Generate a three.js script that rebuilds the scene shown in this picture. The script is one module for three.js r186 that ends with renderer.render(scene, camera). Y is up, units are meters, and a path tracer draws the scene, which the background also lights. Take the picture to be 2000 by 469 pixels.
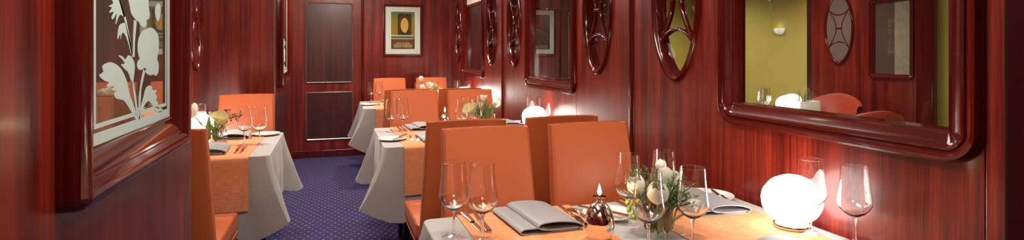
import * as THREE from 'three';
import { RoundedBoxGeometry } from 'three/addons/geometries/RoundedBoxGeometry.js';
import { mergeGeometries, toCreasedNormals } from 'three/addons/utils/BufferGeometryUtils.js';
import { ImprovedNoise } from 'three/addons/math/ImprovedNoise.js';
import { RectAreaLightUniformsLib } from 'three/addons/lights/RectAreaLightUniformsLib.js';
RectAreaLightUniformsLib.init();

// ---------------------------------------------------------------- camera, sky, exposure
// Room axes: x to the right across the aisle, y up, -z down the aisle (d = -z). Eye at 1.30 m.
const W = 2000, H = 469, F = 1083, HORIZON = 100.5;
const scene = new THREE.Scene();
const fullH = 2 * (H - HORIZON);
const camera = new THREE.PerspectiveCamera(2 * Math.atan(fullH / 2 / F) * 180 / Math.PI, W / fullH, 0.05, 40);
camera.position.set(0, 1.30, 0);
camera.rotation.y = -Math.atan(350 / F);
camera.setViewOffset(W, fullH, 0, fullH - H, W, H);
camera.updateProjectionMatrix();
scene.background = new THREE.Color(0x000000);
const renderer = new THREE.WebGLRenderer({ antialias: true });
renderer.toneMapping = THREE.LinearToneMapping;
renderer.toneMappingExposure = 1.08;
renderer.shadowMap.enabled = true;

// room lamps: [x, d, candela, aim x, aim d]; every one is a recessed downlight built further down
const WARM = new THREE.Color(1, 0.92, 0.82);
const CEIL = 2.42;
const DOWNLIGHTS = [
  [0.85, 1.35, 5], [0.85, 3.7, 5], [0.85, 6.0, 9], [-0.62, 3.7, 4.2],
  [2.9, 3.7, 5], [2.9, 6.2, 9], [4.3, 4.6, 14], [4.3, 6.2, 14],
];
const PANELS = [[0.1, 1.2, 11], [0.1, 3.5, 11], [0.1, 5.8, 20], [-0.1, -0.9, 9], [3.0, 2.2, 10]]; // flat ceiling lights over the aisle: [x, d, radiance]
const TABLE_LAMP = 0.22;      // candela of a table globe
const FLAME = 0.06;

// ---------------------------------------------------------------- helpers
let seed = 7;
const rnd = () => { seed = (seed + 0x6d2b79f5) | 0; let t = Math.imul(seed ^ (seed >>> 15), 1 | seed); t = (t + Math.imul(t ^ (t >>> 7), 61 | t)) ^ t; return ((t ^ (t >>> 14)) >>> 0) / 4294967296; };
const noise = new ImprovedNoise();
const P = (x, y, d) => new THREE.Vector3(x, y, -d);
const V2 = (x, y) => new THREE.Vector2(x, y);
const used = new Map();
function numbered(n) { const k = used.get(n) ?? 0; used.set(n, k + 1); return k ? n + '_' + String(k).padStart(3, '0') : n; }
function mesh(name, geo, mat, parent) {
  const m = new THREE.Mesh(geo, mat); m.name = numbered(name); m.castShadow = m.receiveShadow = true; parent.add(m); return m;
}
function thing(name, label, category, pos, turn = 0, group) {
  const g = new THREE.Group(); g.name = numbered(name); g.position.copy(pos); g.rotation.y = turn;
  g.userData = { label, category }; if (group) g.userData.group = group; scene.add(g); return g;
}
function structure(name, label, pos = new THREE.Vector3(), turn = 0) {
  const g = new THREE.Group(); g.name = name; used.set(name, 1); g.position.copy(pos); g.rotation.y = turn;
  g.userData = { kind: 'structure', label, category: name.split('_')[0] }; scene.add(g); return g;
}
function copyOf(src, label, pos, turn = src.rotation.y, group) {
  const c = src.clone(); c.name = numbered(src.name.replace(/_\d+$/, '')); c.position.copy(pos); c.rotation.y = turn;
  c.userData = { ...src.userData, label }; if (group) c.userData.group = group;
  c.traverse((o) => { if (o !== c && o.name) o.name = numbered(o.name.replace(/_\d+$/, '')); });
  scene.add(c); return c;
}
// uv in metres from the face's main direction; v runs up walls
function boxUV(geo, du = 0, dv = 0) {
  const g = geo.index ? geo.toNonIndexed() : geo, p = g.attributes.position, uv = new Float32Array(p.count * 2);
  const a = new THREE.Vector3(), b = new THREE.Vector3(), c = new THREE.Vector3(), n = new THREE.Vector3();
  for (let i = 0; i < p.count; i += 3) {
    a.fromBufferAttribute(p, i); b.fromBufferAttribute(p, i + 1); c.fromBufferAttribute(p, i + 2);
    n.crossVectors(b.clone().sub(a), c.clone().sub(a));
    const ax = Math.abs(n.x), ay = Math.abs(n.y), az = Math.abs(n.z);
    [a, b, c].forEach((q, k) => {
      const u = ax >= ay && ax >= az ? [q.z, q.y] : ay >= az ? [q.x, q.z] : [q.x, q.y];
      uv[(i + k) * 2] = u[0] + du; uv[(i + k) * 2 + 1] = u[1] + dv;
    });
  }
  g.setAttribute('uv', new THREE.BufferAttribute(uv, 2)); return g;
}
function box(w, h, d, x = 0, y = 0, z = 0, r = 0) {
  const g = r ? new RoundedBoxGeometry(w, h, d, 3, r) : new THREE.BoxGeometry(w, h, d);
  g.translate(x, y, z); return boxUV(g, rnd() * 3, rnd() * 3);
}
function merge(list) {
  return mergeGeometries(list.map((g) => { const q = g.index ? g.toNonIndexed() : g; for (const k of Object.keys(q.attributes)) if (!['position', 'normal', 'uv'].includes(k)) q.deleteAttribute(k); return q; }));
}
function gridGeo(rows, closedU = false, uvFn) { // rows of Vector3, same length
  const n = rows[0].length, pos = [], uv = [], idx = [];
  rows.forEach((r, j) => r.forEach((p, i) => { pos.push(p.x, p.y, p.z); const t = uvFn ? uvFn(i, j, p) : [i / (n - 1), j / (rows.length - 1)]; uv.push(t[0], t[1]); }));
  const m = closedU ? n : n - 1;
  for (let j = 0; j < rows.length - 1; j++) for (let i = 0; i < m; i++) {
    const a = j * n + i, b = j * n + (i + 1) % n, c = a + n, d = b + n; idx.push(a, b, d, a, d, c);
  }
  const g = new THREE.BufferGeometry(); g.setAttribute('position', new THREE.Float32BufferAttribute(pos, 3)); g.setAttribute('uv', new THREE.Float32BufferAttribute(uv, 2));
  g.setIndex(idx); g.computeVertexNormals(); return g;
}
// moulding: profile [[inset, height], ...] swept round a closed outline given as f(inset) -> [[x, y], ...]; local +z faces the room
function moulding(outline, profile, crease = 0.7) {
  const base = outline(0), len = [0];
  for (let i = 1; i <= base.length; i++) { const q = base[i % base.length], p = base[i - 1]; len.push(len[i - 1] + Math.hypot(q[0] - p[0], q[1] - p[1])); }
  const rows = profile.map(([a, h]) => { const o = outline(a); return [...o, o[0]].map(([x, y]) => new THREE.Vector3(x, y, h)); });
  let acc = 0; const pl = profile.map((p, i) => { if (i) acc += Math.hypot(p[0] - profile[i - 1][0], p[1] - profile[i - 1][1]); return acc; });
  const g = gridGeo(rows, false, (i, j) => [pl[j], len[i]]);
  return toCreasedNormals(g, crease);
}
const roundRect = (w, h, r, cy = 0, seg = 8) => (a) => {
  const o = [], hw = w / 2 - a, hh = h / 2 - a, rr = Math.max(r - a, 0.0015);
  for (const [sx, sy, t0] of [[1, 1, 0], [-1, 1, 90], [-1, -1, 180], [1, -1, 270]])
    for (let k = 0; k <= seg; k++) { const t = (t0 + 90 * k / seg) * Math.PI / 180; o.push([sx * (hw - rr) + rr * Math.cos(t), cy + sy * (hh - rr) + rr * Math.sin(t)]); }
  return o;
};
const oval = (rx, ry, cy = 0, n = 72) => (a) => Array.from({ length: n }, (_, i) => { // slightly lens-shaped ellipse
  const t = i / n * 2 * Math.PI, c = Math.cos(t), s = Math.sin(t); return [Math.sign(c) * Math.pow(Math.abs(c), 1.08) * (rx - a), cy + s * (ry - a)];
});
const shapeOf = (pts) => new THREE.Shape(pts.map(([x, y]) => V2(x, y)));
function holeIn(shape, pts) { shape.holes.push(new THREE.Path(pts.map(([x, y]) => V2(x, y)))); return shape; }
const slab = (shape, depth, bevel = 0) => boxUV(new THREE.ExtrudeGeometry(shape, { depth, bevelEnabled: bevel > 0, bevelSize: bevel, bevelThickness: bevel, bevelSegments: 2, bevelOffset: -bevel, curveSegments: 24 }), rnd() * 3, rnd() * 3);
function tube(pts, r, seg = 24, rad = 8, closed = false) { return new THREE.TubeGeometry(new THREE.CatmullRomCurve3(pts, closed), seg, r, rad, closed); }
function lathe(pts, seg = 32) { return new THREE.LatheGeometry(pts.map(([x, y]) => V2(x, y)), seg); }
// a folded sheet: centre line [[x, y], ...] given thickness t and extruded over width w along z
function ribbon(line, t, w, smooth = 48, z0 = -w / 2) {
  const pts = smooth ? new THREE.CatmullRomCurve3(line.map(([x, y]) => new THREE.Vector3(x, y, 0)), false, 'centripetal').getPoints(smooth) : line.map(([x, y]) => new THREE.Vector3(x, y, 0));
  const L = [], R = []; let acc = 0; const arc = [];
  pts.forEach((p, i) => {
    const a = pts[Math.max(i - 1, 0)], b = pts[Math.min(i + 1, pts.length - 1)], n = new THREE.Vector3(-(b.y - a.y), b.x - a.x, 0).normalize().multiplyScalar(t / 2);
    L.push(p.clone().add(n)); R.push(p.clone().sub(n)); if (i) acc += p.distanceTo(a); arc.push(acc);
  });
  const ring = [...L, ...R.reverse()], al = [...arc, ...arc.slice().reverse()];
  const rows = [z0, z0 + w * .34, z0 + w * .67, z0 + w].map((z) => [...ring, ring[0]].map((p) => new THREE.Vector3(p.x, p.y, z)));
  const body = gridGeo(rows, false, (i, j) => [al[i % al.length], rows[j][0].z]);
  const caps = [0, 3].map((j) => { const n = pts.length, r2 = [rows[j].slice(0, n), rows[j].slice(n, 2 * n).reverse()]; return gridGeo(j ? r2 : r2.reverse(), false, (i, k, p) => [p.x, p.y]); });
  return toCreasedNormals(merge([body, ...caps]), 0.9);
}

// ---------------------------------------------------------------- textures and materials
function dataTex(w, h, f, srgb, rep) {
  const d = new Uint8Array(w * h * 4);
  for (let y = 0; y < h; y++) for (let x = 0; x < w; x++) { const c = f(x / w, y / h), i = (y * w + x) * 4; d[i] = c[0]; d[i + 1] = c[1]; d[i + 2] = c[2]; d[i + 3] = 255; }
  const t = new THREE.DataTexture(d, w, h); t.wrapS = t.wrapT = THREE.RepeatWrapping; t.magFilter = THREE.LinearFilter; t.minFilter = THREE.LinearMipmapLinearFilter; t.generateMipmaps = true;
  if (srgb) t.colorSpace = THREE.SRGBColorSpace; if (rep) t.repeat.set(rep[0], rep[1]); t.needsUpdate = true; return t;
}
const tn = (u, v, fu, fv, k) => { // noise that repeats over the unit square
  const x = u * fu, y = v * fv, a = noise.noise(x, y, k), b = noise.noise(x - fu, y, k), c = noise.noise(x, y - fv, k), d = noise.noise(x - fu, y - fv, k);
  return (a * (1 - u) + b * u) * (1 - v) + (c * (1 - u) + d * u) * v;
};
function woodTex(dark, light, seedK) {
  return dataTex(1024, 1024, (u, v) => {
    const bend = tn(u, v, 3, 2, seedK) * 0.02;
    const stripe = tn(u + bend, v, 14, 1, seedK + 3) * .55 + tn(u + bend, v, 52, 2, seedK + 5) * .38 + tn(u + bend, v, 170, 5, seedK + 9) * .30;
    const pore = Math.max(0, tn(u, v, 380, 14, seedK + 12) - .12) * 1.3, cloud = tn(u, v, 4, 3, seedK + 20) * .35;
    const t = Math.min(1, Math.max(0, .5 + stripe * 1.15 + cloud - pore * .8));
    return [0, 1, 2].map((k) => dark[k] + (light[k] - dark[k]) * t);
  }, true, [1.25, 0.6]);
}
const woodBump = dataTex(512, 512, (u, v) => { const g = 128 + 70 * tn(u, v, 150, 7, 44) + 40 * tn(u, v, 9, 6, 47); return [g, g, g]; }, false, [1.2, 0.8]);
const scratchTex = dataTex(512, 512, (u, v) => { const g = 190 + 40 * tn(u, v, 7, 5, 70) + 40 * tn(u, v, 40, 22, 74); return [g, Math.max(60, Math.min(255, g)), g]; }, false, [0.7, 0.5]);
const phys = (o) => new THREE.MeshPhysicalMaterial(o), std = (o) => new THREE.MeshStandardMaterial(o);
const M = {};
M.wood = phys({ map: woodTex([64, 6, 5], [158, 54, 31], 1), roughness: 0.46, roughnessMap: scratchTex, bumpMap: woodBump, bumpScale: 0.00006, ior: 1.5, clearcoat: 0.3, clearcoatRoughness: 0.14 });
M.panelDark = phys({ map: woodTex([44, 10, 8], [84, 27, 20], 8), roughness: 0.5, roughnessMap: scratchTex, bumpMap: woodBump, bumpScale: 0.00006, ior: 1.6, clearcoat: 0.4, clearcoatRoughness: 0.14 });
M.trim = phys({ map: woodTex([58, 9, 7], [100, 24, 15], 15), roughness: 0.13, ior: 1.5, clearcoat: 0.3, clearcoatRoughness: 0.03 });
M.bead = phys({ color: new THREE.Color(0xa89a90), metalness: 0.8, roughness: 0.16, clearcoat: 0.8, clearcoatRoughness: 0.08 });
M.pane = phys({ color: 0xf4f6f2, roughness: 0, transmission: 1, thickness: 0, ior: 1.5, transparent: false });
M.smoked = phys({ color: new THREE.Color(0x4b473e), roughness: 0.02, ior: 2.1, clearcoat: 0.5, clearcoatRoughness: 0.02 });
M.frost = std({ color: new THREE.Color(0xb7cbc6), roughness: 0.65 });
M.frostLine = std({ color: new THREE.Color(0x9aa39f), roughness: 0.6 });
M.plaster = std({ color: new THREE.Color(0xe9dfcf), roughness: 0.9 });
M.yellow = std({ color: new THREE.Color(0xc4b45a), roughness: 0.75, bumpMap: dataTex(256, 256, (u, v) => { const g = 128 + 90 * tn(u, v, 40, 40, 90); return [g, g, g]; }, false, [1, 1]), bumpScale: 0.0006 });
M.carpet = std({ roughness: 1, map: (() => {
  return dataTex(1024, 1024, (u, v) => { // 0.84 m tile: rows of small light dashes on mottled navy
    const n = tn(u, v, 90, 90, 3) * 22 + tn(u, v, 12, 12, 5) * 9, row = Math.floor(v * 16), cu = (u * 16 + (row % 2) * .5) % 1, cv = (v * 16) % 1;
    const dash = Math.abs(cu - .5) < .17 && Math.abs(cv - .5) < .10 ? 1 : 0, red = Math.abs(cu - .5) < .10 && Math.abs(((v * 16 + .5) % 1) - .5) < .08 ? 1 : 0;
    return dash ? [128 + n, 120 + n, 154 + n] : red ? [64 + n, 44 + n, 80 + n] : [46 + n * .8, 40 + n * .8, 84 + n * .9];
  }, true, [1 / .84, 1 / .84]);
})(), bumpMap: dataTex(256, 256, (u, v) => { const g = 128 + 120 * tn(u, v, 110, 110, 8); return [g, g, g]; }, false, [6, 6]), bumpScale: 0.0015 });
const leatherBump = dataTex(512, 512, (u, v) => { const g = 128 + 60 * tn(u, v, 90, 90, 31) + 60 * tn(u, v, 8, 8, 33); return [g, g, g]; }, false, [4, 4]);
M.leather = phys({ color: new THREE.Color(0xb65a30), roughness: 0.42, bumpMap: leatherBump, bumpScale: 0.0004, sheen: 0.2, sheenColor: new THREE.Color(0xffb890), sheenRoughness: 0.5 });
M.redLeather = phys({ color: new THREE.Color(0xa83a26), roughness: 0.45, bumpMap: leatherBump, bumpScale: 0.0004 });
const weave = (a, b, k, fu, fv) => dataTex(512, 512, (u, v) => {
  const t = Math.min(1, Math.max(0, .5 + tn(u, v, fu, 10, k) * .55 + tn(u, v, 10, fv, k + 2) * .55 + tn(u, v, 5, 5, k + 4) * .2)); return [0, 1, 2].map((i) => a[i] + (b[i] - a[i]) * t);
}, true, [2.2, 2.2]);
const weaveBump = dataTex(256, 256, (u, v) => { const g = 128 + 60 * Math.sin(u * 402) + 60 * Math.sin(v * 402); return [g, g, g]; }, false, [5, 5]);
M.runner = std({ map: weave([198, 116, 72], [232, 168, 120], 50, 120, 150), roughness: 0.95, bumpMap: weaveBump, bumpScale: 0.0004, side: THREE.DoubleSide });
M.cloth = phys({ map: weave([158, 152, 148], [172, 166, 162], 60, 160, 160), roughness: 0.8, sheen: 0.3, sheenColor: new THREE.Color(0xffffff), sheenRoughness: 0.6, bumpMap: weaveBump, bumpScale: 0.00008, side: THREE.DoubleSide });
M.napkin = phys({ color: new THREE.Color(0x8f8f92), roughness: 0.48, sheen: 0.5, sheenColor: new THREE.Color(0xffffff), sheenRoughness: 0.4, side: THREE.DoubleSide });
M.china = phys({ color: new THREE.Color(0xe9e8e2), roughness: 0.15, clearcoat: 0.5, clearcoatRoughness: 0.05 });
M.steel = std({ color: new THREE.Color(0xc9c4bd), metalness: 1, roughness: 0.16 });
M.chrome = std({ color: new THREE.Color(0xe6ded2), metalness: 1, roughness: 0.04 });
M.blackMetal = std({ color: new THREE.Color(0x16151a), metalness: 0.6, roughness: 0.35 });
M.darkWood = std({ color: new THREE.Color(0x1d0f0b), roughness: 0.4 });
M.glass = phys({ color: 0xffffff, roughness: 0, transmission: 1, thickness: 0.002, ior: 1.5, attenuationDistance: Infinity });
M.thinGlass = phys({ color: 0xffffff, roughness: 0, transmission: 1, thickness: 0, ior: 1.5 });
M.glow = std({ color: 0xffffff, roughness: 0.5, emissive: new THREE.Color(1, 0.95, 0.88), emissiveIntensity: 7.5 });
M.flame = std({ color: 0xffffff, emissive: new THREE.Color(1, 0.78, 0.45), emissiveIntensity: 14 });
M.candleGlow = std({ color: 0xffffff, emissive: new THREE.Color(1, 0.9, 0.75), emissiveIntensity: 4 });
M.petal = phys({ color: new THREE.Color(0xf1efe2), roughness: 0.6, transmission: 0.3, thickness: 0, side: THREE.DoubleSide });
M.cream = phys({ color: new THREE.Color(0xd9cf96), roughness: 0.6, transmission: 0.3, thickness: 0, side: THREE.DoubleSide });
M.leaf = phys({ color: new THREE.Color(0x5d8a2e), roughness: 0.55, side: THREE.DoubleSide });
M.paleLeaf = phys({ color: new THREE.Color(0xb7c46a), roughness: 0.55, side: THREE.DoubleSide });
M.darkLeaf = phys({ color: new THREE.Color(0x48692a), roughness: 0.6, side: THREE.DoubleSide });
M.twig = std({ color: new THREE.Color(0x4c5a26), roughness: 0.8, side: THREE.DoubleSide });
M.berry = phys({ color: new THREE.Color(0x7ea02c), roughness: 0.35, clearcoat: 0.4 });
M.redBerry = phys({ color: new THREE.Color(0x7a2318), roughness: 0.5 });
M.paper = std({ color: new THREE.Color(0xf0edee), roughness: 0.9 });
M.curtain = std({ map: weave([172, 162, 148], [204, 194, 178], 80, 60, 9), roughness: 0.95 });
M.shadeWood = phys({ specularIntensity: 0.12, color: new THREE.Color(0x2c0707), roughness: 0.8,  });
M.inset = phys({ color: new THREE.Color(0x6f605a), roughness: 0.3, clearcoat: 0.4 });
M.sconce = std({ color: 0xffffff, roughness: 0.4, emissive: new THREE.Color(1, 0.95, 0.88), emissiveIntensity: 0.35 });
M.white = std({ color: new THREE.Color(0xe8e6df), roughness: 0.6 });

// ---------------------------------------------------------------- the room shell
const XR = 1.5, DB = 7.2, XL = -0.456, XA = -0.93, XN = -0.504, XF = 5.2, DN = -1.5;
const BAYS = [1.40, 3.76, 6.05], PILASTERS = [0.26, 2.585, 4.915];
const floor = mesh('floor', box(6.7, 0.1, 9.1, 2.15, -0.05, -2.9), M.carpet, scene); floor.userData = { kind: 'structure', label: 'navy blue carpet woven with small pale dashes', category: 'floor' };
const ceiling = mesh('ceiling', box(6.7, 0.1, 9.1, 2.15, CEIL + 0.05, -2.9), M.plaster, scene); ceiling.userData = { kind: 'structure', label: 'pale plain ceiling above the dining room', category: 'ceiling' };

const rectPts = (x0, y0, x1, y1) => [[x0, y0], [x1, y0], [x1, y1], [x0, y1]];
// a panel lying in a wall plane: shape in (d, y)
function sidePanel(parent, x, d0, d1, mat, { thick = 0.045, y0 = 0, y1 = CEIL, hole, out = 1 } = {}) {
  const s = shapeOf(rectPts(d0 + .0008, y0, d1 - .0008, y1)); if (hole) holeIn(s, hole);
  const g = slab(s, thick, 0.002); g.rotateY(Math.PI / 2); g.translate(out > 0 ? x : x - thick, 0, 0);
  return mesh('panel', g, mat, parent);
}
function crossPanel(parent, d, x0, x1, mat, { thick = 0.045, y0 = 0, y1 = CEIL, hole, name = 'panel' } = {}) { // faces the camera
  const s = shapeOf(rectPts(x0 + .0008, y0, x1 - .0008, y1)); if (hole) holeIn(s, hole);
  const g = slab(s, thick, 0.002); g.translate(0, 0, -d - thick); return mesh(name, g, mat, parent);
}

// right wall: mahogany panels between bead strips, with framed windows and carved ovals
const wallRight = structure('wall_right', 'mahogany partition wall with framed windows and carved oval openings along the right tables');
const WIN = { w: 0.96, y0: 1.015, y1: 2.16 }, WCY = (WIN.y0 + WIN.y1) / 2, WH = WIN.y1 - WIN.y0, OVY = 1.545;
const OVALS = [2.19, 2.98, 4.56, 5.29, 6.80], ovalHole = (dc) => oval(0.17, 0.37, OVY)(0).map(([x, y]) => [x + dc, y]).reverse();
const winHole = (dc) => rectPts(dc - WIN.w / 2 + .08, WIN.y0 + .065, dc + WIN.w / 2 - .08, WIN.y1 - .065).reverse();
{
  const cuts = [DN, PILASTERS[0]];
  BAYS.forEach((b, i) => { cuts.push(b - .478, b + .478); if (i < 2) cuts.push(PILASTERS[i + 1]); else cuts.push(DB); });
  const sorted = [DN, 0.26, BAYS[0] - .478, BAYS[0] + .478, 2.585, BAYS[1] - .478, BAYS[1] + .478, 4.915, BAYS[2] - .478, BAYS[2] + .478, DB];
  for (let i = 0; i < sorted.length - 1; i++) {
    const a = sorted[i], b = sorted[i + 1], bay = BAYS.find((c) => c > a && c < b), ov = OVALS.find((c) => c > a && c < b);
    sidePanel(wallRight, XR, a, b, M.wood, { hole: bay ? winHole(bay) : ov ? ovalHole(ov) : null });
  }
  for (const p of PILASTERS) { // bead strips over the panel joints
    const s = []; for (const [z, x] of [[-.022, 0], [-.022, -.004], [-.014, -.012], [0, -.016], [.014, -.012], [.022, -.004], [.022, 0]]) s.push([x, z]);
    const g = new THREE.ExtrudeGeometry(shapeOf(s), { depth: CEIL, bevelEnabled: false }); g.rotateX(-Math.PI / 2); g.translate(XR, 0, -p); mesh('bead_strip', toCreasedNormals(boxUV(g), .8), M.trim, wallRight);
  }
  mesh('plinth', box(.014, .09, DB - DN, XR - .007, .045, -(DB + DN) / 2), M.trim, wallRight);
}
const FRAME_PROFILE = [[.0, -.002], [0, .012], [.003, .022], [.009, .029], [.017, .031], [.025, .028], [.029, .021], [.032, .020], [.035, .025], [.041, .026], [.046, .019], [.050, .017], [.074, .009], [.079, .010], [.084, .005], [.086, -.045]];
function wallWindow(n, dc, label) {
  const g = structure('window_' + n, label, P(XR, WCY, dc), -Math.PI / 2);
  mesh('frame_moulding', moulding(roundRect(WIN.w, WH, .085), FRAME_PROFILE, .5), M.trim, g);
  mesh('pane', box(WIN.w - .165, WH - .155, .005, 0, 0, -.032), M.pane, g);
  const ty = 1.83 - WCY;
  mesh('transom', box(WIN.w - .168, .032, .022, 0, ty, -.016, .006), M.trim, g);
  mesh('upper_blind', box(WIN.w - .168, WH / 2 - .08 - ty - .016, .004, 0, (WH / 2 - .08 + ty + .016) / 2, -.022), M.curtain, g);
}
wallWindow(1, BAYS[0], 'large round-cornered mahogany window beside the nearest table, looking into a yellow room');
wallWindow(2, BAYS[1], 'middle mahogany framed window on the right wall showing a poster behind its glass');
wallWindow(3, BAYS[2], 'farthest and narrowest looking mahogany framed window on the right wall');
const OVAL_PROFILE = [[0, -.001], [0, .008], [.003, .017], [.009, .022], [.016, .021], [.021, .014], [.024, .012], [.028, .014], [.033, .010], [.036, .002], [.037, -.045]];
function flatBar(pts, w, h) { // rounded carved bar following a line in the wall plane
  const curve = new THREE.CatmullRomCurve3(pts.map(([x, y]) => new THREE.Vector3(x, y, 0))), n = 26, rows = [];
  const prof = [[-1, -1.6], [-1, .1], [-.7, .75], [0, 1], [.7, .75], [1, .1], [1, -1.6]];
  for (let i = 0; i <= n; i++) { const p = curve.getPoint(i / n), t = curve.getTangent(i / n), nx = -t.y, ny = t.x; rows.push(prof.map(([a, b]) => new THREE.Vector3(p.x + nx * a * w / 2, p.y + ny * a * w / 2, b * h))); }
  return toCreasedNormals(gridGeo(rows, false, (i, j) => [i * .006, j * .02]), .8);
}
function ovalWindow(n, pos, turn, label, pane = true) {
  const g = structure('window_' + n, label, pos, turn);
  mesh('oval_frame', moulding(oval(.185, .385), OVAL_PROFILE, .6), M.trim, g);
  const B = (pts) => mesh('tracery_bar', flatBar(pts, .017, .009), M.trim, g);
  for (const s of [-1, 1]) B([[s * .124, -.205], [s * .078, -.13], [s * .040, -.05], [s * .034, 0], [s * .040, .05], [s * .078, .13], [s * .124, .205]]);
  for (const s of [-1, 1]) B([[-.126, s * .205], [-.075, s * .162], [0, s * .143], [.075, s * .162], [.126, s * .205]]);
  mesh('tracery_knob', box(.062, .02, .02, 0, 0, .002, .006), M.trim, g);
  if (pane) mesh('pane', slab(shapeOf(oval(.165, .365)(0)), .004).translate(0, 0, -.036), M.pane, g);
}
['carved oval opening nearest the camera on the right wall, yellow wall showing through it', 'carved oval opening just beyond the near bead strip, dark behind its bars', 'carved oval opening next to the middle window on its far side',
  'carved oval opening just beyond the second bead strip', 'slimmest carved oval opening by the back corner of the right wall'].forEach((l, i) => ovalWindow(4 + i, P(XR, OVY, OVALS[i]), -Math.PI / 2, l));

// back wall: door in the aisle, panels behind the far table, and the neighbour room's end
const wallBack = structure('wall_back', 'mahogany panelled back wall behind the farthest table');
crossPanel(wallBack, DB, XL - .05, -.462, M.wood, { thick: .06 });
crossPanel(wallBack, DB, .372, 1.065, M.wood, { thick: .06 }); crossPanel(wallBack, DB, 1.065, XR + .045, M.wood, { thick: .06 });
crossPanel(wallBack, DB, XR + .045, 3.03, M.wood, { thick: .06 }); crossPanel(wallBack, DB, 3.03, 4.2, M.panelDark, { thick: .06 });
crossPanel(wallBack, DB, 4.2, XF + .1, M.yellow, { thick: .06 });
mesh('post', box(.032, CEIL, .03, .355, CEIL / 2, -DB + .01, .008), M.trim, wallBack);
mesh('post', box(.03, CEIL, .03, 3.045, CEIL / 2, -DB + .012, .008), M.trim, wallBack);
mesh('plinth', box(XR - .372, .09, .014, (XR + .372) / 2, .045, -DB + .007), M.trim, wallBack);
const BEAD = [[0, 0], [0, .006], [.004, .012], [.010, .014], [.016, .012], [.020, .006], [.022, 0]];
function beadPanel(parent, x0, y0, x1, y1, r = .03, inner = M.panelDark) {
  const w = x1 - x0, h = y1 - y0, g = moulding(roundRect(w, h, r), BEAD, .6); g.translate((x0 + x1) / 2, (y0 + y1) / 2, 0);
  const dp = mesh('door_panel', slab(shapeOf(roundRect(w - .04, h - .04, r * .6)(0).map(([x, y]) => [x + (x0 + x1) / 2, y + (y0 + y1) / 2])), .004, .001).translate(0, 0, .001), inner, parent);
  mesh('panel_bead', g, M.bead, dp);
}
const door1 = structure('door_1', 'dark mahogany door at the end of the aisle with two bright beaded panels', P(0, 0, DB));
mesh('door_leaf', box(.80, CEIL, .06, -.062, CEIL / 2, -.03), M.wood, door1);
beadPanel(door1, -.32, .907, .243, 1.905); beadPanel(door1, -.32, .21, .804 - .56, .804);
mesh('kick_board', box(.80, .085, .016, -.062, .0425, .008, .004), M.trim, door1);
const door2 = structure('door_2', 'second mahogany door seen far off through the middle window', P(0, 0, DB));
beadPanel(door2, 3.15, .9, 3.75, 1.86, .05, M.wood); mesh('door_leaf', box(.74, CEIL - .02, .02, 3.45, CEIL / 2, -.0102), M.wood, door2);

// left side: nearest partition with its etched window, the alcove, and the partition beyond it
const wallLeft = structure('wall_left', 'near mahogany partition on the left carrying the etched window');
sidePanel(wallLeft, XN, DN, 0.93, M.wood, { thick: .05, out: -1 }); sidePanel(wallLeft, XN, 0.93, 2.34, M.wood, { thick: .05, out: -1 });
crossPanel(wallLeft, 2.29, XA - .05, XN - .05, M.wood, { thick: .05 });
const wallAlcove = structure('wall_alcove', 'mahogany walls of the alcove around the left table');
sidePanel(wallAlcove, XA, 2.34, 4.915, M.wood, { thick: .05, out: -1, hole: null });
crossPanel(wallAlcove, 4.915, XA - .05, XL, M.wood, { thick: .05 });
mesh('corner_bead', box(.012, CEIL, .012, XL, CEIL / 2, -4.917, .004), M.bead, wallAlcove);
sidePanel(wallAlcove, XL, 4.967, 6.25, M.wood, { thick: .05, out: -1, y0: .88 }); sidePanel(wallAlcove, XL, 4.967, 6.25, M.panelDark, { thick: .05, out: -1, y1: .88 });
sidePanel(wallAlcove, XL, 6.25, DB, M.wood, { thick: .05, out: -1 });
mesh('plinth', box(.014, .09, DB - 4.97, XL + .007, .045, -(DB + 4.97) / 2), M.trim, wallAlcove);
ovalWindow(9, P(XA, OVY, 4.43), Math.PI / 2, 'carved oval on the alcove wall, half hidden by the etched window casing', false);

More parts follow.
